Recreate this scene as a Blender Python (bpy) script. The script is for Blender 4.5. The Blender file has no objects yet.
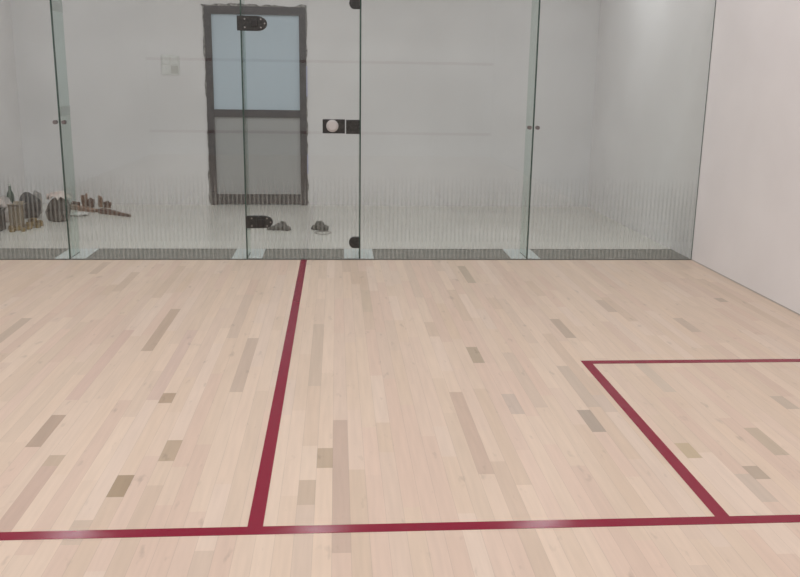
import bpy, bmesh, math, random
from mathutils import Vector, Matrix, noise
S = bpy.context.scene
C = S.collection
PI = math.pi

# ------------------------------------------------------------------ camera
CAM = Vector((0.2672, -6.8242, 1.4165)); YAW, PITCH, ROLL, FPX = 0.0747, -0.2373, 0.0154, 862.77
cy, sy, cp, sp, cr, sr = math.cos(YAW), math.sin(YAW), math.cos(PITCH), math.sin(PITCH), math.cos(ROLL), math.sin(ROLL)
fwd = Vector((sy*cp, cy*cp, sp)); rt0 = Vector((cy, -sy, 0)); up0 = rt0.cross(fwd)
rt = cr*rt0 + sr*up0; up = -sr*rt0 + cr*up0
cam = bpy.data.cameras.new('camera'); co = bpy.data.objects.new('camera', cam); C.objects.link(co)
cam.sensor_width = 36; cam.lens = 36*FPX/800; cam.clip_start = .05
co.matrix_world = Matrix(((rt.x, up.x, -fwd.x, CAM.x), (rt.y, up.y, -fwd.y, CAM.y), (rt.z, up.z, -fwd.z, CAM.z), (0, 0, 0, 1)))
S.camera = co

# ------------------------------------------------------------------ world, lights, exposure
w = bpy.data.worlds.new('world'); S.world = w; w.use_nodes = True
w.node_tree.nodes['Background'].inputs[0].default_value = (.75, .8, .85, 1)
w.node_tree.nodes['Background'].inputs[1].default_value = .35
S.view_settings.view_transform = 'Standard'; S.view_settings.look = 'None'
S.view_settings.gamma = 1; S.view_settings.use_curve_mapping = False
S.view_settings.exposure = -0.85
COURT_W, CORR_W = 62.5, 20.5
COURT_COL, CORR_COL = (.95, .955, .975), (.94, .97, 1.0)
COURT_LAMPS = [(x, y) for x in (-1.6, 1.6) for y in (-8.0, -5.6, -3.2, -1.1)]
CORR_LAMPS = [(-2.45, 1.42), (.04, 1.42), (2.43, 1.42)]
H_COURT, H_CORR = 5.6, 3.12
def area(name, loc, sx, sy_, watt, col, shape='RECTANGLE'):
    l = bpy.data.lights.new(name, 'AREA'); l.shape = shape; l.size = sx; l.size_y = sy_; l.energy = watt; l.color = col
    o = bpy.data.objects.new(name, l); o.location = loc; C.objects.link(o); return o
for x, y in COURT_LAMPS: area('court_light', (x, y, H_COURT-.075), 1.15, .55, COURT_W*(.55 if y > -2 else 1.2 if y < -5 and y > -6 else 1.12), COURT_COL)
for x, y in CORR_LAMPS: area('corridor_light', (x, y, H_CORR-.03), .26, .26, CORR_W, CORR_COL, 'DISK')

# ------------------------------------------------------------------ helpers
def px(u, v, axis=2, val=0.0):          # where the view ray of a photo point meets a plane of the place
    d = fwd*FPX + rt*(u-400) - up*(v-288.5)
    return CAM + d*((val-CAM[axis])/d[axis])
def box(bm, x0, x1, y0, y1, z0, z1, mi=0):
    vs = [bm.verts.new(p) for p in ((x0,y0,z0),(x1,y0,z0),(x1,y1,z0),(x0,y1,z0),(x0,y0,z1),(x1,y0,z1),(x1,y1,z1),(x0,y1,z1))]
    for f in ((0,3,2,1),(4,5,6,7),(0,1,5,4),(1,2,6,5),(2,3,7,6),(3,0,4,7)):
        bm.faces.new([vs[i] for i in f]).material_index = mi
def prism(bm, pts, y0, y1):             # an outline in x,z given a thickness along y
    a = [bm.verts.new((x, y0, z)) for x, z in pts]; b = [bm.verts.new((x, y1, z)) for x, z in pts]
    bm.faces.new(a); bm.faces.new(b[::-1]); n = len(pts)
    for i in range(n): bm.faces.new((a[i], b[i], b[(i+1)%n], a[(i+1)%n]))
def disc(bm, x, z, y0, y1, r, n=24): prism(bm, [(x+r*math.cos(2*PI*i/n), z+r*math.sin(2*PI*i/n)) for i in range(n)], y0, y1)
def obj(name, bm, mats, parent=None, bevel=0, smooth=False):
    bmesh.ops.recalc_face_normals(bm, faces=bm.faces)
    me = bpy.data.meshes.new(name); bm.to_mesh(me); bm.free()
    for m in (mats if isinstance(mats, (list, tuple)) else [mats]): me.materials.append(m)
    if smooth:
        for p in me.polygons: p.use_smooth = True
    o = bpy.data.objects.new(name, me); C.objects.link(o)
    if parent is not None: o.parent = parent
    if bevel:
        b = o.modifiers.new('bevel', 'BEVEL'); b.width = bevel; b.segments = 2; b.limit_method = 'ANGLE'
    return o
def tag(o, label=None, cat=None, group=None, kind=None):
    for k, v in (('label', label), ('category', cat), ('group', group), ('kind', kind)):
        if v: o[k] = v
    return o
def thing(name, loc, label, cat, group=None):
    o = bpy.data.objects.new(name, None); o.location = loc; o.empty_display_size = .1; C.objects.link(o)
    return tag(o, label, cat, group)
def local(o, parent):                    # world-space mesh becomes a part of an Empty that stands elsewhere
    o.parent = parent; o.data.transform(Matrix.Translation(-parent.location)); return o

# ------------------------------------------------------------------ materials
def mat(name, col, rough=.6, metal=0, spec=.5, emit=None):
    m = bpy.data.materials.new(name); m.use_nodes = True; b = m.node_tree.nodes['Principled BSDF']
    b.inputs['Base Color'].default_value = (*col, 1); b.inputs['Roughness'].default_value = rough
    b.inputs['Metallic'].default_value = metal; b.inputs['Specular IOR Level'].default_value = spec
    if emit: b.inputs['Emission Color'].default_value = (*emit[0], 1); b.inputs['Emission Strength'].default_value = emit[1]
    return m
def mottled(name, c1, c2, scale, rough=.7, bump=0.0, spec=.4, detail=4, lo=.35, hi=.65):
    m = mat(name, c1, rough, spec=spec); nt = m.node_tree; N = nt.nodes; L = nt.links
    tc = N.new('ShaderNodeTexCoord'); no = N.new('ShaderNodeTexNoise'); no.inputs['Scale'].default_value = scale; no.inputs['Detail'].default_value = detail
    cr_ = N.new('ShaderNodeValToRGB'); cr_.color_ramp.elements[0].position = lo; cr_.color_ramp.elements[1].position = hi
    cr_.color_ramp.elements[0].color = (*c1, 1); cr_.color_ramp.elements[1].color = (*c2, 1)
    L.new(tc.outputs['Object'], no.inputs['Vector']); L.new(no.outputs[0], cr_.inputs[0]); L.new(cr_.outputs[0], N['Principled BSDF'].inputs['Base Color'])
    if bump:
        bp = N.new('ShaderNodeBump'); bp.inputs['Strength'].default_value = bump; bp.inputs['Distance'].default_value = .01
        L.new(no.outputs[0], bp.inputs['Height']); L.new(bp.outputs[0], N['Principled BSDF'].inputs['Normal'])
    return m
def glass(name, tint, frit=False, refl=2.0):
    m = bpy.data.materials.new(name); m.use_nodes = True; nt = m.node_tree; N = nt.nodes; L = nt.links
    N.remove(N['Principled BSDF']); out = N['Material Output']
    tr = N.new('ShaderNodeBsdfTransparent'); tr.inputs[0].default_value = (*tint, 1)
    gl = N.new('ShaderNodeBsdfGlossy'); gl.inputs['Roughness'].default_value = 0.0
    fr = N.new('ShaderNodeFresnel'); fr.inputs['IOR'].default_value = 1.5
    mx = N.new('ShaderNodeMixShader'); L.new(tr.outputs[0], mx.inputs[1]); L.new(gl.outputs[0], mx.inputs[2])
    # both faces of the sheet reflect: 2F/(1+F), counted once on the side the light meets first
    geo = N.new('ShaderNodeNewGeometry')
    nf = N.new('ShaderNodeMath'); nf.operation = 'SUBTRACT'; nf.inputs[0].default_value = 1; L.new(geo.outputs['Backfacing'], nf.inputs[1])
    mu = N.new('ShaderNodeMath'); mu.operation = 'MULTIPLY'; L.new(fr.outputs[0], mu.inputs[0]); L.new(nf.outputs[0], mu.inputs[1])
    m1 = N.new('ShaderNodeMath'); m1.operation = 'ADD'; m1.inputs[0].default_value = 1; L.new(mu.outputs[0], m1.inputs[1])
    m3_ = N.new('ShaderNodeMath'); m3_.operation = 'DIVIDE'; L.new(mu.outputs[0], m3_.inputs[0]); L.new(m1.outputs[0], m3_.inputs[1])
    m2 = N.new('ShaderNodeMath'); m2.operation = 'MULTIPLY'; L.new(m3_.outputs[0], m2.inputs[0]); m2.inputs[1].default_value = refl
    L.new(m2.outputs[0], mx.inputs[0])
    last = mx
    if frit:   # fine upright pale lines printed along the foot of the glass
        tc = N.new('ShaderNodeNewGeometry'); sx = N.new('ShaderNodeSeparateXYZ'); L.new(tc.outputs['Position'], sx.inputs[0])
        def M(op, a, b=None, c=None):
            n = N.new('ShaderNodeMath'); n.operation = op; n.use_clamp = False
            for i, v in enumerate((a, b, c)):
                if v is None: continue
                if isinstance(v, (int, float)): n.inputs[i].default_value = v
                else: L.new(v, n.inputs[i])
            return n.outputs[0]
        fx = M('FRACT', M('DIVIDE', sx.outputs[0], .0333))
        stripe = M('SMOOTH_MIN', M('MULTIPLY', M('SUBTRACT', .27, M('ABSOLUTE', M('SUBTRACT', fx, .5))), 9), 1, .3)
        stripe = M('MAXIMUM', stripe, 0)
        z = sx.outputs[2]
        fade = M('MAXIMUM', 0, M('MINIMUM', 1, M('DIVIDE', M('SUBTRACT', .68, z), .2)))
        band = M('LESS_THAN', z, .15)
        amt = M('MULTIPLY', stripe, M('MULTIPLY', fade, M('MULTIPLY_ADD', band, FRIT_LOW, FRIT_HIGH)))
        front = M('SUBTRACT', 1, geo.outputs['Backfacing'])
        amt = M('MULTIPLY', amt, front)
        df = N.new('ShaderNodeBsdfDiffuse'); cc = N.new('ShaderNodeMix'); cc.data_type = 'RGBA'
        cc.inputs[6].default_value = (.37, .385, .36, 1); cc.inputs[7].default_value = (.58, .60, .57, 1); L.new(band, cc.inputs[0]); L.new(cc.outputs[2], df.inputs[0])
        m3 = N.new('ShaderNodeMixShader'); L.new(amt, m3.inputs[0]); L.new(mx.outputs[0], m3.inputs[1]); L.new(df.outputs[0], m3.inputs[2]); last = m3
    L.new(last.outputs[0], out.inputs[0])
    return m
FRIT_LOW, FRIT_HIGH = -.08, .30
M_WALLC = mottled('court_plaster', (.80, .775, .77), (.84, .815, .81), 1.6, .75)
M_WALLB = mottled('corridor_plaster', (.70, .69, .69), (.745, .735, .735), 1.3, .8)
M_CEIL = mat('ceiling_paint', (.8, .8, .8), .9)
M_CORRFLOOR = mottled('corridor_screed', (.60, .58, .54), (.66, .64, .60), 1.2, .3, spec=.5)
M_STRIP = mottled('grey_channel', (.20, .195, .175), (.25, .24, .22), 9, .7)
M_PAD = mottled('pale_pad', (.60, .64, .645), (.68, .715, .72), 9, .5)
M_EDGE = mat('green_glass_edge', (.035, .075, .06), .25)
M_GLASS = glass('clear_glass', (.942, .957, .947), True)
M_CLAMP = mat('frosted_clamp', (.42,.46,.45), .5)
M_FIN = glass('fin_glass', (.87, .925, .90), refl=1.0)
M_DARKM = mottled('dark_patch_metal', (.020, .021, .020), (.045, .045, .042), 60, .4, spec=.35)
M_BLACK = mat('black_lock_case', (.018, .018, .018), .35)
M_CHROME = mat('screw_steel', (.35, .34, .33), .4, 1)
M_KNOB = mat('satin_knob', (.50, .48, .47), .5)
M_RED = mat('red_line_paint', (.225, .010, .032), .2, spec=.25)
M_FRAME = mottled('dark_door_metal', (.050, .050, .052), (.072, .071, .072), 14, .5)
M_ROUGHP = mottled('rough_mortar', (.09, .088, .085), (.42, .41, .39), 30, .95, .6)
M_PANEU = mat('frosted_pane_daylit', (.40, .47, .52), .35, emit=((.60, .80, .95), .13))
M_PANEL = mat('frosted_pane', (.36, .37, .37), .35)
M_FILM = mat('blue_film', (.42, .44, .62), .3)
M_PLATE = mottled('ivory_cover', (.64, .65, .63), (.70, .71, .69), 30, .5)

# wood: one colour per strip held on the mesh, fine grain and joints on top
M_WOOD = mat('maple_strip', (.7, .55, .4), .42, spec=.35)
def wood_nodes():
    nt = M_WOOD.node_tree; N = nt.nodes; L = nt.links; b = N['Principled BSDF']
    at = N.new('ShaderNodeAttribute'); at.attribute_name = 'strip_colour'
    uv = N.new('ShaderNodeUVMap'); uv.uv_map = 'strip_uv'
    ge = N.new('ShaderNodeNewGeometry')
    vm = N.new('ShaderNodeVectorMath'); vm.operation = 'MULTIPLY'; vm.inputs[1].default_value = (55, 3.2, 1); L.new(ge.outputs['Position'], vm.inputs[0])
    n1 = N.new('ShaderNodeTexNoise'); n1.inputs['Scale'].default_value = 1; n1.inputs['Detail'].default_value = 5; L.new(vm.outputs[0], n1.inputs['Vector'])
    r1 = N.new('ShaderNodeMapRange'); r1.inputs['From Min'].default_value = .3; r1.inputs['From Max'].default_value = .7; r1.inputs['To Min'].default_value = .955; r1.inputs['To Max'].default_value = 1.04
    L.new(n1.outputs[0], r1.inputs[0])
    vm2 = N.new('ShaderNodeVectorMath'); vm2.operation = 'MULTIPLY'; vm2.inputs[1].default_value = (19, 6, 1); L.new(ge.outputs['Position'], vm2.inputs[0])
    n2 = N.new('ShaderNodeTexNoise'); n2.inputs['Scale'].default_value = 1; n2.inputs['Detail'].default_value = 3; L.new(vm2.outputs[0], n2.inputs['Vector'])
    r2 = N.new('ShaderNodeMapRange'); r2.inputs['From Min'].default_value = .645; r2.inputs['From Max'].default_value = .76; r2.inputs['To Min'].default_value = 1; r2.inputs['To Max'].default_value = .78
    L.new(n2.outputs[0], r2.inputs[0])
    sx = N.new('ShaderNodeSeparateXYZ'); L.new(uv.outputs[0], sx.inputs[0])
    def M(op, a, b=None):
        n = N.new('ShaderNodeMath'); n.operation = op
        for i, v in enumerate((a, b)):
            if v is None: continue
            if isinstance(v, (int, float)): n.inputs[i].default_value = v
            else: L.new(v, n.inputs[i])
        return n.outputs[0]
    ex = M('GREATER_THAN', M('ABSOLUTE', M('SUBTRACT', sx.outputs[0], .5)), .485)
    gap = M('SUBTRACT', 1, M('MULTIPLY', ex, .16))
    k = M('MULTIPLY', M('MULTIPLY', r1.outputs[0], r2.outputs[0]), gap)
    mm = N.new('ShaderNodeVectorMath'); mm.operation = 'SCALE'; L.new(at.outputs['Color'], mm.inputs[0]); L.new(k, mm.inputs['Scale'])
    L.new(mm.outputs[0], b.inputs['Base Color'])
wood_nodes()

# ------------------------------------------------------------------ setting
XR, XL, YF, YB = 3.2, -3.2, -9.75, 3.08
GT = 2.13                                # top of the glass
def st(name, bm, m, parent=None, **k):
    o = obj(name, bm, m, parent, **k)
    if parent is None: o['kind'] = 'structure'
    return o
def build_floor():
    rnd = random.Random(11); W = .06; OFF = .0085; n0 = -54; n1 = 54
    base = (.630, .502, .398)
    def t_(r, g, b): return (base[0]*r, base[1]*g, base[2]*b)
    def t_(r, g, b): return tuple(q*(1+(k-1)*.72) for q, k in zip(base, (r, g, b)))
    cream = [t_(1,1,1), t_(1.03,1.03,1.03), t_(.975,.975,.96), t_(1.05,1.06,1.06), t_(1.01,1,.98), t_(.99,.98,1), t_(1.04,1.06,1.1)]
    pink = [t_(.98,.935,.955), t_(.99,.955,.98), t_(.965,.915,.93)]
    tan = [t_(.90,.88,.85), t_(.87,.85,.83), t_(.92,.90,.86), t_(.89,.89,.90)]
    dark = [t_(.80,.77,.72), t_(.77,.76,.72)]
    # strips whose tone stands out in the photo: two image ends, tone
    spec = [((340,420),(341,553),(.56,.405,.305)), ((133,475),(119,497),(.38,.27,.165)), ((56,415),(34,447),(.46,.33,.235)), ((178,309),(148,351),(.53,.39,.28)),
            ((184,440),(172,461),(.50,.37,.25)), ((60,455),(50,466),(.54,.40,.28)), ((314,324),(313,386),(.60,.46,.34)), ((260,338),(241,392),(.58,.44,.33)),
            ((306,480),(303,505),(.56,.42,.30)), ((174,393),(168,403),(.46,.33,.22)), ((51,465),(11,533),(.58,.41,.31)), ((25,318),(0,343),(.55,.42,.31)),
            ((550,319),(570,338),(.50,.38,.28)), ((467,347),(474,363),(.47,.36,.25)), ((577,410),(598,432),(.42,.33,.25)), ((553,366),(595,407),(.58,.45,.34)),
            ((459,392),(493,474),(.59,.43,.32)), ((462,266),(471,283),(.50,.39,.28)), ((734,428),(791,455),(.54,.42,.30)), ((680,443),(700,458),(.54,.41,.26)),
            ((748,466),(768,479),(.48,.37,.27)), ((712,298),(726,302),(.50,.38,.28)), ((635,360),(678,392),(.62,.49,.37)), ((777,396),(791,409),(.56,.44,.33)),
            ((496,394),(522,414),(.58,.45,.35)), ((678,318),(695,332),(.58,.44,.33)), ((734,474),(763,502),(.60,.47,.36)), ((120,330),(70,400),(.66,.47,.365)),
            ((190,330),(150,400),(.66,.485,.38)), ((92,520),(70,545),(.60,.46,.34)), ((590,395),(612,412),(.62,.48,.37)), ((330,448),(322,468),(.50,.37,.25)),
            ((700,262),(740,280),(.60,.45,.32)), ((365,290),(366,312),(.60,.46,.33)), ((108,262),(88,274),(.60,.45,.33)), ((600,300),(618,312),(.58,.44,.33))]
    spec = [(a, b, tuple(q*k*.92+o*.06 for q, k, o in zip(c, (.90,.94,1.0), base))) for a, b, c in spec]
    over = {}
    for a, b, c in spec:
        A, B = px(*a), px(*b); r = math.floor(((A.x+B.x)/2-OFF)/W); over.setdefault(r, []).append([min(A.y, B.y), max(A.y, B.y), c])
    bm = bmesh.new(); cl = bm.loops.layers.color.new('strip_colour') if False else bm.loops.layers.float_color.new('strip_colour'); ul = bm.loops.layers.uv.new('strip_uv')
    def strip(r, y0, y1, c):
        x0, x1 = max(XL, r*W+OFF), min(XR, (r+1)*W+OFF)
        if x1-x0 < .002 or y1-y0 < .001: return
        vs = [bm.verts.new(p) for p in ((x0,y0,0),(x1,y0,0),(x1,y1,0),(x0,y1,0))]; f = bm.faces.new(vs)
        for l, (u, v) in zip(f.loops, ((0,0),(1,0),(1,y1-y0),(0,y1-y0))): l[cl] = (*c, 1); l[ul].uv = (u, v)
    for r in range(n0-1, n1+1):
        segs = []; y = YF
        stops = sorted(over.get(r, []))
        for q, nx_ in zip(stops, stops[1:]): q[1] = min(q[1], nx_[0])
        for s in stops + [(0.0, 0.0, None)]:
            while y < s[0]-.001:
                L_ = rnd.choice([.3,.45,.6,.8,1.0,1.3]); e = min(s[0], y+L_)
                if s[0]-e < .15: e = s[0]
                t = rnd.random(); edge = noise.noise(Vector((r*.045, y*.25, 3)))
                c = rnd.choice(cream if t < .70 - edge*.5 else pink if t < .94 - edge*.2 else tan if t < .992 else dark)
                if t > .992 and e-y > .6: c = rnd.choice(tan)
                k = 1+rnd.uniform(-.03, .03); strip(r, y, e, tuple(q*k for q in c)); y = e
            if s[2]: strip(r, s[0], s[1], s[2]); y = max(y, s[1])
    bm.normal_update()
    me_o = obj('floor', bm, [M_WOOD]); me_o['kind'] = 'structure'
    bm = bmesh.new(); bm.from_mesh(me_o.data)
    return me_o
floor = build_floor()
for p in floor.data.polygons:
    if p.normal.z < 0: p.flip()
b = bmesh.new(); box(b, XL, XR, YF, 0, -.04, -.002); st('subfloor', b, mat('floor_underlay', (.5,.4,.28), .8), floor)
# red lines painted on the wood (parts of the floor)
def line(name, x0, x1, y0, y1):
    b = bmesh.new(); box(b, x0, x1, y0, y1, .0002, .0012); return obj(name, b, M_RED, floor)
line('half_court_line', -.025, .025, -4.26, -.004)
line('short_line', XL, XR, -4.31, -4.26)
for s in (1, -1):
    line('service_box_side_line', min(s*1.537, s*1.587), max(s*1.537, s*1.587), -4.2598, -2.60)
    line('service_box_back_line', min(s*1.5872, s*3.2), max(s*1.5872, s*3.2), -2.65, -2.60)

b = bmesh.new(); box(b, XL-.2, XR+.2, .0, YB+.2, -.06, -.001)
f2 = st('floor_corridor', b, M_CORRFLOOR)
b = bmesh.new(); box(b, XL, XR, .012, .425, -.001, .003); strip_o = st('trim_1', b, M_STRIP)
b = bmesh.new(); box(b, XL, XR, .425, .437, -.001, .006); st('trim_shadow', b, mat('channel_shadow_edge', (.16,.17,.155), .5))  # dark strip added as the shadow line along the channel's far edge
b = bmesh.new(); box(b, XR, XR+.2, YF, YB+.2, -.06, H_COURT); st('wall_right', b, M_WALLC)
b = bmesh.new(); box(b, XL-.2, XL, YF, YB+.2, -.06, H_COURT); st('wall_left', b, M_WALLC)
b = bmesh.new(); box(b, XL-.2, XR+.2, YF-.2, YF, -.06, H_COURT); wf = st('wall_front', b, M_WALLC)
for nm, z0, z1 in (('service_wall_line', 1.70, 1.75), ('out_wall_line', 4.57, 4.62), ('tin_top_line', .40, .45)):
    b = bmesh.new(); box(b, XL, XR, YF, YF+(.02 if nm[0]=='t' else .002), z0, z1); obj(nm, b, M_RED, wf)
b = bmesh.new(); box(b, XL-.2, XR+.2, YF-.2, .15, H_COURT, H_COURT+.1); st('ceiling', b, M_CEIL)
b = bmesh.new(); box(b, XL, XR, .0, .15, H_CORR, H_COURT); st('wall_header', b, M_WALLC)
b = bmesh.new(); box(b, XL-.2, XR+.2, .15, YB+.2, H_CORR, H_CORR+.1); st('ceiling_corridor', b, M_CEIL)
DX0, DX1, DZ = -1.165, -.072, 2.165
b = bmesh.new(); box(b, XL, DX0, YB, YB+.2, -.06, H_CORR); box(b, DX1, XR, YB, YB+.2, -.06, H_CORR); box(b, DX0, DX1, YB, YB+.2, DZ, H_CORR)
st('wall_back', b, M_WALLB)
# slim sealant line where glass and wood meet, thin grey-brown line along the right wall
b = bmesh.new(); box(b, XL, XR, -.004, .004, .0, .004); st('trim_3', b, mat('grey_sealant', (.12,.12,.11), .6))
b = bmesh.new(); box(b, XR-.004, XR, YF, 0, 0, .007); st('trim_4', b, mat('wall_foot_line', (.45,.41,.38), .7))
# court and corridor light fittings (above the frame)
for x, y in COURT_LAMPS:
    b = bmesh.new(); box(b, x-.62, x+.62, y-.32, y+.32, H_COURT-.06, H_COURT)
    tag(obj('ceiling_light', b, M_CEIL), 'flat white rectangular light panel on the high court ceiling', 'light', 'light panels over the court')
for x, y in CORR_LAMPS:
    b = bmesh.new(); bmesh.ops.create_cone(b, cap_ends=True, segments=32, radius1=.15, radius2=.15, depth=.02, matrix=Matrix.Translation((x, y, H_CORR-.01)))
    tag(obj('downlight', b, M_CEIL), 'round white downlight in the ceiling behind the glass', 'light', 'round downlights behind the glass')

# ------------------------------------------------------------------ back door
def back_door():
    y0 = YB-.012
    b = bmesh.new(); t = .072
    box(b, DX0, DX0+t, y0, YB+.06, 0, DZ); box(b, DX1-t, DX1, y0, YB+.06, 0, DZ); box(b, DX0+t, DX1-t, y0, YB+.06, DZ-.085, DZ)
    d = st('door_1', b, M_FRAME)
    b = bmesh.new(); box(b, DX0+t, DX1-t, y0+.008, YB+.05, .01, .125); obj('bottom_rail', b, M_FRAME, d, .003)
    b = bmesh.new(); box(b, DX0+t, DX1-t, y0+.008, YB+.05, .985, 1.068); obj('middle_rail', b, M_FRAME, d, .003)
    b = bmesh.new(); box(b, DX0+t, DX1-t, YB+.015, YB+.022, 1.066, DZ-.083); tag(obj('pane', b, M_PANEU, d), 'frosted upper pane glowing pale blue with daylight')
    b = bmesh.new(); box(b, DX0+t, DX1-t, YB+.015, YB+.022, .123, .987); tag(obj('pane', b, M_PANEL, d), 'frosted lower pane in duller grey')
    # broken plaster left around the frame
    rnd = random.Random(4)
    def ragged(x0, z0, x1, z1, nx, nz, wmax, wmin=.006, n=46):
        b = bmesh.new(); A = []; B = []
        for i in range(n+1):
            k = i/n; x = x0+(x1-x0)*k; z = z0+(z1-z0)*k
            wv = max(wmin, wmax*(.55+.75*noise.noise(Vector((i*.35, wmax*90, x0*3)))) + rnd.uniform(-.004, .004))
            A.append((x, z)); B.append((x+nx*wv, z+nz*wv))
        for i in range(n):
            q = [A[i], A[i+1], B[i+1], B[i]]
            fr = [b.verts.new((x, YB-.006, z)) for x, z in q]; bk = [b.verts.new((x, YB+.001, z)) for x, z in q]
            b.faces.new(fr)
            for j in range(4): b.faces.new((fr[j], fr[(j+1)%4], bk[(j+1)%4], bk[j]))
        bmesh.ops.remove_doubles(b, verts=b.verts, dist=1e-5)
        return b
    for a in ((DX0-.03, DZ, DX1+.01, DZ, 0, 1, .035), (DX0, .02, DX0, DZ+.01, -1, 0, .022), (DX1, .02, DX1, DZ+.02, 1, 0, .022)):
        obj('broken_plaster', ragged(*a), M_ROUGHP, d)
    b = bmesh.new(); box(b, DX1+.001, DX1+.014, YB-.009, YB-.0065, 1.22, 1.55); box(b, DX1+.002, DX1+.014, YB-.009, YB-.0065, .36, .58)
    tag(obj('protective_film', b, M_FILM, d), 'pale blue strips of protective film on the frame edge')
back_door()
# socket plate on the back wall
t = thing('socket_plate', (-1.548, YB, 1.43), 'pale square switch and socket plate on the back wall left of the dark door', 'socket plate')
b = bmesh.new(); box(b, -.098, .098, -.009, 0, 0, .215); obj('plate', b, M_PLATE, t, .004)
b = bmesh.new(); box(b, -.085, -.006, -.015, -.009, .115, .2); obj('rocker', b, M_PLATE, t, .003)
b = bmesh.new(); box(b, .006, .085, -.015, -.009, .115, .2); obj('rocker', b, M_PLATE, t, .003)
b = bmesh.new(); box(b, -.085, -.006, -.012, -.009, .02, .1); obj('rocker', b, M_PLATE, t, .003)
b = bmesh.new(); box(b, .006, .085, -.012, -.009, .015, .1)
for x, z in ((.03,.07),(.06,.07),(.045,.04)): box(b, x-.006, x+.006, -.0135, -.011, z-.008, z+.008)
obj('socket_face', b, mat('socket_face', (.5,.5,.47), .5), t)

# ------------------------------------------------------------------ glass back wall
J = [-1.832, -.4505, .4485, 1.816]; TH = .012; G = .004
def pane_mesh(x0, x1, z0, z1):
    b = bmesh.new(); box(b, x0, x1, 0, TH, z0, z1)
    for f in b.faces:
        f.material_index = 0 if abs(f.calc_center_median().y - TH/2) > TH*.4 else 1
    return b
def bolt(parent, x, z):
    b = bmesh.new(); disc(b, x, z, -.012, 0, .0155); disc(b, x, z, -.017, -.012, .009, 6); disc(b, x, z, TH, TH+.012, .0155)
    o = obj('bolt_cap', b, M_CHROMED, parent); return o
M_CHROMED = mat('dull_steel', (.22, .20, .20), .35, .8)
spans = [(XL+.002, J[0]-G, 'leftmost fixed glass panel, with piled bags and rubble behind it'),
         (J[0]+G, J[1]-G, 'fixed glass panel left of the glass door, pale wall socket visible through it'),
         (J[2]+G, J[3]-G, 'fixed glass panel right of the glass door, only bare wall behind it'),
         (J[3]+G, XR-.003, 'rightmost fixed glass panel, meeting the white court side wall')]
for i, (x0, x1, lab) in enumerate(spans):
    t = thing('glass_screen', ((x0+x1)/2, 0, .006), lab, 'glass panel', 'fixed panels of the glass back wall')
    local(obj('pane', pane_mesh(x0, x1, .006, GT), [M_GLASS, M_EDGE]), t)
    for jx, side in ((x0, 1), (x1, -1)):
        if abs(jx) < 1.9 and abs(jx) > 1.5:
            for z in (1.065,): local(bolt(None, jx+side*.028+(0), z), t)
# glass door
t = thing('glass_door', ((J[1]+J[2])/2, 0, .010), 'frameless glass door with dark hinges, a square lock and a round knob', 'glass door'); t['kind'] = 'thing'
local(obj('pane', pane_mesh(J[1]+G, J[2]-G, .010, GT-.03), [M_GLASS, M_EDGE]), t)
def bullet(x0, x1, z, h, flip=False, tip=.5):
    L_ = x1-x0; n = 16; r = L_*tip; pts = [(0, -h/2)]
    for i in range(n+1):
        a = -PI/2+PI*i/n; pts.append((L_-r+r*math.cos(a), h/2*math.sin(a)))
    pts.append((0, h/2))
    out = [(x0+p, z+q) for p, q in pts]
    if flip: out = [(x1-p, z+q) for p, q in pts]
    return out
for z, h, xa, xb in ((1.812, .108, J[1]-.028, -.255), (.306, .098, J[1]-.002, -.24)):
    b = bmesh.new(); prism(b, bullet(xa, xb, z, h, tip=.38), -.012, -.0005); hg = local(obj('hinge_plate', b, M_DARKM, None, .003), t)
    b = bmesh.new(); prism(b, bullet(J[1]+.012, xb, z, h, tip=.38), TH+.0005, TH+.012); local(obj('hinge_plate', b, M_DARKM, None, .003), t)
    b = bmesh.new(); box(b, xb-.117, xb-.068, -.02, -.012, z-.024, z+.024); k = local(obj('hinge_block', b, M_BLACK, None, .003), t); k.parent = hg
    for dx, dz in ((-.165, .03), (-.165, -.03), (-.045, .03), (-.045, -.03), (-.017, 0)):
        b = bmesh.new(); disc(b, xb+dx, z+dz, -.0145, -.012, .006, 12); k = local(obj('screw', b, M_CHROME, None), t); k.parent = hg
for z in (1.975, .143):
    b = bmesh.new(); prism(b, bullet(.362, J[2]-.006, z, .09, True, .5), -.012, 0); prism(b, bullet(.362, J[2]-.009, z, .09, True, .5), TH, TH+.012)
    local(obj('corner_patch', b, M_DARKM, None, .003), t)
b = bmesh.new(); box(b, .157, .330, -.022, 0, 1.005, 1.112); box(b, .157, .330, TH, TH+.02, 1.005, 1.112)
lk = local(obj('lock_case', b, M_BLACK, None, .003), t)
b = bmesh.new(); disc(b, .232, 1.062, -.03, -.022, .047, 32); disc(b, .232, 1.062, -.045, -.03, .036, 32)
k = local(obj('knob', b, M_KNOB, None, .004), t); k.parent = lk; k['label'] = 'pale satin round knob'
b = bmesh.new(); box(b, .265, .325, -.0235, -.022, 1.02, 1.098); k = local(obj('face_plate', b, M_DARKM, None), t); k.parent = lk
b = bmesh.new(); box(b, .338, J[2]-.006, -.02, 0, 1.002, 1.109); box(b, .338, J[2]-.009, TH, TH+.02, 1.002, 1.109); local(obj('lock_keep', b, M_DARKM, None, .003), t)

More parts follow.
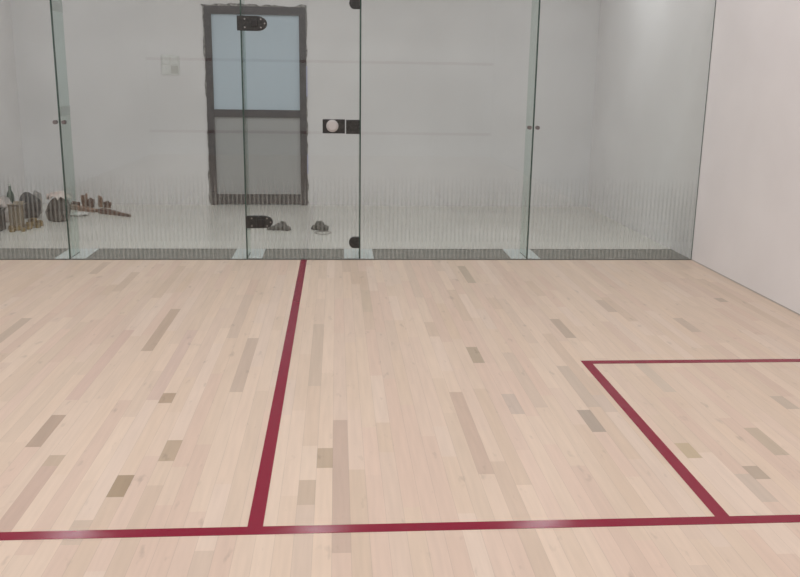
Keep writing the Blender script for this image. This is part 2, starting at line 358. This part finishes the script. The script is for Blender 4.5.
# stiffening fins behind each joint, each on its own pale foot pad
fl = ['glass fin behind the leftmost joint, carrying small frosted clamp plates',
      'glass fin at the hinge side of the door, crossing the dark door behind',
      'upright glass fin at the lock side of the glass door, seen edge-on',
      'upright glass fin behind the rightmost joint of the glass wall']
pl = ['pale square pad under the leftmost glass fin', 'pale pad under the glass fin by the door hinges',
      'pale pad under the glass fin by the door lock', 'pale pad under the rightmost glass fin']
FD = .25
for i, x in enumerate(J):
    b = bmesh.new(); box(b, x-.006, x+.006, TH+.002, TH+FD, .010, GT)
    for f in b.faces: f.material_index = 0 if abs(f.normal.x) > .5 or abs(f.calc_center_median().x-x) > .004 else (0 if f.calc_center_median().y > TH+FD-.01 else 1)
    t = thing('glass_fin', (x, TH+.15, .010), fl[i], 'glass fin', 'fins behind the glass wall')
    local(obj('fin_pane', b, [M_FIN, M_EDGE]), t)
    b = bmesh.new(); box(b, x-.0035, x+.0035, -.001, TH+.003, .007, GT); local(obj('joint_seal', b, M_EDGE), t)
    if i == 0:
        for z in (1.145, 1.91):
            b = bmesh.new(); box(b, x+.0065, x+.011, TH+.004, TH+FD-.01, z-.035, z+.035); local(obj('clamp_plate', b, M_CLAMP if 'M_CLAMP' in globals() else M_FIN), t)
    b = bmesh.new(); box(b, x-.125, x+.115, .016, .42, .003, .009); tag(obj('foot_pad', b, M_PAD, None, .002), pl[i], 'pad', 'pads under the glass fins')

# ------------------------------------------------------------------ rubble and bags left behind the glass
def lump(name, m, loc, size, seed, label, cat, group=None, amp=.22, freq=2.2, sub=3, rot=0, flat=.0, parent=None, sharp=False):
    b = bmesh.new(); bmesh.ops.create_icosphere(b, subdivisions=sub, radius=.5)
    off = Vector((seed*7.3, seed*3.1, seed*1.7))
    for v in b.verts:
        n = noise.noise(v.co*freq+off)*amp*2 + (noise.noise(v.co*freq*3+off)*amp*.8)
        if sharp: v.co = Vector([math.copysign(abs(q*2)**.55/2, q) for q in v.co])
        v.co *= 1+n
        v.co.x *= size[0]; v.co.y *= size[1]; v.co.z *= size[2]
    b.transform(Matrix.Rotation(rot, 4, 'Z'))
    zmin = min(v.co.z for v in b.verts); 
    for v in b.verts: v.co.z = max(v.co.z, zmin+size[2]*.18+flat)
    z0 = min(v.co.z for v in b.verts)
    for v in b.verts: v.co.z -= z0
    o = obj(name, b, m, parent, smooth=not sharp); o.location = loc
    if label: tag(o, label, cat, group)
    return o
M_BAGB = mottled('black_bag', (.035,.035,.036), (.07,.07,.068), 12, .6, .3)
M_BAGG = mottled('charcoal_sack', (.055,.052,.048), (.11,.10,.09), 9, .75, .4)
M_CARD = mottled('cardboard', (.27,.22,.16), (.34,.28,.21), 7, .85)
M_PAPER = mottled('pinkish_paper', (.62,.50,.46), (.70,.64,.60), 9, .8)
M_RUB = mottled('brown_rubble', (.10,.065,.03), (.34,.25,.12), 16, .95, .5)
M_GREEN = mat('green_bottle', (.06,.10,.07), .5)
M_WOODD = mottled('dark_offcut', (.07,.035,.025), (.16,.09,.06), 20, .7)
M_WOODM = mottled('brown_offcut', (.16,.09,.06), (.30,.19,.13), 20, .8)
M_SHEET = mottled('white_sheet', (.62,.62,.60), (.72,.72,.70), 8, .7)
M_SCRAP = mottled('dark_scrap', (.045,.047,.043), (.13,.13,.12), 40, .8, .5)
M_GREY = mottled('grey_lump', (.22,.21,.20), (.36,.34,.32), 16, .9)

def crate():
    t = thing('plastic_crate', (-2.95, 1.32, -.001), 'black plastic crate at the left edge of the photo, pinkish paper heaped on it', 'crate')
    b = bmesh.new(); w_, d_, h_, th = .12, .10, .20, .012
    box(b, -w_, w_, -d_, d_, 0, th); box(b, -w_, w_, -d_, -d_+th, th, h_); box(b, -w_, w_, d_-th, d_, th, h_); box(b, -w_, -w_+th, -d_+th, d_-th, th, h_); box(b, w_-th, w_, -d_+th, d_-th, th, h_)
    obj('body', b, M_BAGB, t, .004)
    b = bmesh.new(); w_ += .008; d_ += .008
    box(b, -w_, w_, -d_, -d_+.02, h_-.02, h_+.004); box(b, -w_, w_, d_-.02, d_, h_-.02, h_+.004); box(b, -w_, -w_+.02, -d_+.02, d_-.02, h_-.02, h_+.004); box(b, w_-.02, w_, -d_+.02, d_-.02, h_-.02, h_+.004)
    obj('rim', b, M_BAGG, t, .003)
crate()
def sheet(name, m, loc, sx_, sy_, amp, seed, label, cat, rot=0, tilt=0, group=None, th=.004, droop=0):
    b = bmesh.new(); n = 14
    bmesh.ops.create_grid(b, x_segments=n, y_segments=n, size=.5)
    for v in b.verts:
        x, y = v.co.x, v.co.y
        v.co = Vector((x*sx_*(1+.15*noise.noise(Vector((y*3, seed, 0)))), y*sy_*(1+.15*noise.noise(Vector((x*3, seed, 5)))), amp*(noise.noise(Vector((x*4, y*4, seed)))+.6*noise.noise(Vector((x*9, y*9, seed))))-droop*(x*x+y*y)*4 + x*tilt))
    zmin = min(v.co.z for v in b.verts)
    for v in b.verts: v.co.z -= zmin
    b.transform(Matrix.Rotation(rot, 4, 'Z'))
    r = bmesh.ops.extrude_face_region(b, geom=b.faces[:])
    for e in r['geom']:
        if isinstance(e, bmesh.types.BMVert): e.co.z += th
    o = obj(name, b, m, None, smooth=True); o.location = loc; return tag(o, label, cat, group)
sheet('crumpled_paper', M_PAPER, (-2.95, 1.32, .2035), .27, .22, .07, 2, 'crumpled pinkish paper heaped on the black crate at the left edge', 'paper', .3)
def carton():
    t = thing('cardboard_box', (-2.755, 1.50, -.001), 'tan cardboard box with its flaps open, standing right of the black crate', 'box')
    w_, d_, h_, th = .05, .055, .21, .004
    b = bmesh.new(); box(b, -w_, w_, -d_, d_, 0, th); box(b, -w_, w_, -d_, -d_+th, th, h_); box(b, -w_, w_, d_-th, d_, th, h_); box(b, -w_, -w_+th, -d_+th, d_-th, th, h_); box(b, w_-th, w_, -d_+th, d_-th, th, h_)
    obj('body', b, M_CARD, t)
    for s in (1, -1):
        b = bmesh.new(); box(b, 0, .045, -d_, d_, 0, th); b.transform(Matrix.Translation((s*w_, 0, h_)) @ Matrix.Rotation(-s*(.5 if s > 0 else -.5)-(0 if s > 0 else PI), 4, 'Y')); o = obj('flap', b, M_CARD if s < 0 else M_CARD, t)
    for s in (1, -1):
        b = bmesh.new(); box(b, -w_+.002, w_-.002, 0, .05, 0, th); b.transform(Matrix.Translation((0, s*d_, h_)) @ Matrix.Rotation(.6 if s > 0 else PI-.6, 4, 'X')); obj('flap', b, M_CARD, t)
carton()
lump('rubbish_sack', M_BAGB, (-2.84, 2.12, -.001), (.22, .20, .31), 3, 'rounded black rubbish sack standing behind the brown rubble', 'sack', amp=.10)
def tied_sack():
    o = lump('rubble_sack', M_BAGG, (-2.49, 1.93, -.001), (.24, .22, .26), 8, 'dark charcoal sack standing just left of the leftmost glass joint, cloth on top', 'sack', amp=.14)
tied_sack()
sheet('folded_cloth', M_PAPER, (-2.49, 1.93, .205), .20, .18, .05, 5, 'pinkish cloth draped on top of the dark charcoal sack', 'cloth', .5, droop=.03)
rr = random.Random(5)
labs = ['brown lump of rubble']
for i in range(9):
    x, y = [(-2.775,1.385), (-2.70,1.36), (-2.625,1.43), (-2.72,1.27), (-2.655,1.53), (-2.575,1.51), (-2.59,1.62), (-2.63,1.30), (-2.665,1.66)][i]
    s = [.06,.065,.07,.05,.065,.06,.07,.045,.08][i]
    lump('rubble_chunk', M_RUB, (x, y, -.001), (s, s*.9, s*.9), 20+i, 'yellow-brown lump of rubble in front of the box and black sack', 'rubble', 'loose lumps of rubble', amp=.18, sub=2, rot=rr.random()*3, sharp=True)
lump('plaster_lump', M_GREY, (-2.86, 2.40, -.001), (.11, .1, .30), 31, 'grey crumpled lump between the black sack and the charcoal sack', 'lump', amp=.2)
lump('plastic_heap', mottled('pale_heap', (.30,.28,.27), (.60,.52,.49), 18, .8, .4), (-3.00, 1.85, -.001), (.22, .18, .27), 33, 'pale crumpled plastic heap behind the cardboard box', 'plastic heap', amp=.2)
def bottle():
    t = thing('bottle', (-3.06, 2.22, -.001), 'dark green bottle standing behind the pale plastic heap', 'bottle')
    b = bmesh.new(); prof = [(0,0),(.034,0),(.036,.01),(.036,.2),(.03,.235),(.014,.265),(.013,.31),(0,.31)]; n = 20; rings = []
    for r_, z in prof: rings.append([b.verts.new((max(r_,1e-4)*math.cos(2*PI*i/n), max(r_,1e-4)*math.sin(2*PI*i/n), z)) for i in range(n)])
    for a, c in zip(rings, rings[1:]):
        for i in range(n): b.faces.new((a[i], a[(i+1)%n], c[(i+1)%n], c[i]))
    obj('body', b, M_GREEN, t, smooth=True)
    b = bmesh.new(); bmesh.ops.create_cone(b, cap_ends=True, segments=20, radius1=.016, radius2=.016, depth=.024, matrix=Matrix.Translation((0,0,.322))); obj('cap', b, M_SHEET, t)
bottle()
def plank(name, m, a, b_, w0, w1, h, z, label, cat='offcut', group=None, z1=None):
    b = bmesh.new(); A, B = Vector(a), Vector(b_); d = (B-A); n = Vector((-d.y, d.x, 0)).normalized(); N_ = 10; rs = []
    for i in range(N_+1):
        k = i/N_; p = A+d*k; wv = (w0+(w1-w0)*k)/2*(1+.25*noise.noise(Vector((i*.8, w0*50, 1)))); zz = z+((z1 if z1 is not None else z)-z)*k
        hh = h*(1-.5*k)
        rs.append([b.verts.new((q.x, q.y, zz+dz)) for q, dz in ((p-n*wv, 0), (p+n*wv, 0), (p+n*wv, hh), (p-n*wv, hh))])
    for u, v in zip(rs, rs[1:]):
        for i in range(4): b.faces.new((u[i], u[(i+1)%4], v[(i+1)%4], v[i]))
    b.faces.new(rs[0][::-1]); b.faces.new(rs[-1])
    o = obj(name, b, m); loc = Vector((A.x, A.y, z)); o.data.transform(Matrix.Translation(-loc)); o.location = loc
    return tag(o, label, cat, group)
plank('wooden_offcut', M_WOODD, (-2.22, 2.44, 0), (-1.86, 2.18, 0), .085, .02, .05, -.001, 'long dark brown offcut tapering to a point at its right end', 'offcut')
plank('wooden_offcut', M_WOODM, (-2.62, 2.72, 0), (-2.28, 2.50, 0), .07, .07, .05, -.001, 'reddish brown offcut lying left of the long dark one', 'offcut')
for i, (x, y, h, w_) in enumerate(((-2.60, 2.84, .07, .08), (-2.52, 2.90, .14, .07), (-2.435, 2.84, .09, .085), (-2.345, 2.89, .12, .085), (-2.26, 2.84, .075, .08))):
    lump('broken_offcut', M_WOODM if i % 2 else M_WOODD, (x, y, -.001), (w_, .05, h), 50+i, ['small dark broken piece at the left end of the row of offcuts', 'tall brown broken piece second from the left in the row of offcuts', 'dark broken piece in the middle of the row of offcuts', 'brown broken piece second from the right in the row of offcuts', 'dark broken piece at the right end of the row of offcuts'][i], 'offcut', 'broken pieces by the back wall', amp=.3, freq=3.1, sub=3, sharp=True, rot=i*.7)
sheet('plastic_sheet', M_SHEET, (-2.42, 2.26, -.001), .22, .16, .02, 9, 'small white sheet lying flat in front of the brown offcuts', 'sheet', .2)
# two dark scraps of cloth and a loop of wire on the floor behind the door
def scrap(loc, parts, label, seed):
    b = bmesh.new()
    for i, (dx, dy, sx_, sy_, sz) in enumerate(parts):
        c = bmesh.new(); bmesh.ops.create_icosphere(c, subdivisions=3, radius=.5); off = Vector((seed+i*3.3, seed, i))
        for v in c.verts:
            v.co *= 1+.35*noise.noise(v.co*4+off)+.2*noise.noise(v.co*9+off); v.co = Vector((v.co.x*sx_+dx, v.co.y*sy_+dy, max(0, v.co.z*sz+sz*.3)))
        me = bpy.data.meshes.new('tmp'); c.to_mesh(me); c.free(); b.from_mesh(me); bpy.data.meshes.remove(me)
    bmesh.ops.remove_doubles(b, verts=b.verts, dist=.0005)
    o = obj('crumpled_rag', b, M_SCRAP, None, smooth=True); o.location = loc; return tag(o, label, 'rag')
scrap((-.28, 1.42, -.001), [(0,.0,.13,.10,.075), (.065,-.03,.08,.07,.06), (-.06,-.01,.09,.06,.055), (.02,.05,.09,.07,.095), (-.10,-.005,.05,.04,.04)], 'wider dark crumpled rag, by the lower door hinge', 2.2)
scrap((.10, 1.42, -.001), [(0,.02,.10,.11,.105), (.055,-.04,.06,.06,.07), (-.05,.01,.06,.05,.06), (.02,-.03,.07,.07,.07)], 'smaller dark crumpled rag, nearer the lock side of the door', 6.1)
b = bmesh.new(); n = 28; rs = []
for i in range(n):
    a = 2*PI*i/n; c = Vector((.075*math.cos(a)*(1+.1*math.sin(3*a)), .075*math.sin(a), .004)); o_ = Vector((math.cos(a), math.sin(a), 0))
    rs.append([b.verts.new(c+o_*.0035*math.cos(q*PI/3)+Vector((0,0,.0035*math.sin(q*PI/3)))) for q in range(6)])
for i in range(n):
    for q in range(6): b.faces.new((rs[i][q], rs[(i+1)%n][q], rs[(i+1)%n][(q+1)%6], rs[i][(q+1)%6]))
o = obj('wire_loop', b, M_GREY, None, smooth=True); o.location = (.135, 1.24, -.001); tag(o, 'thin loop of grey wire on the floor in front of the smaller dark rag', 'wire')
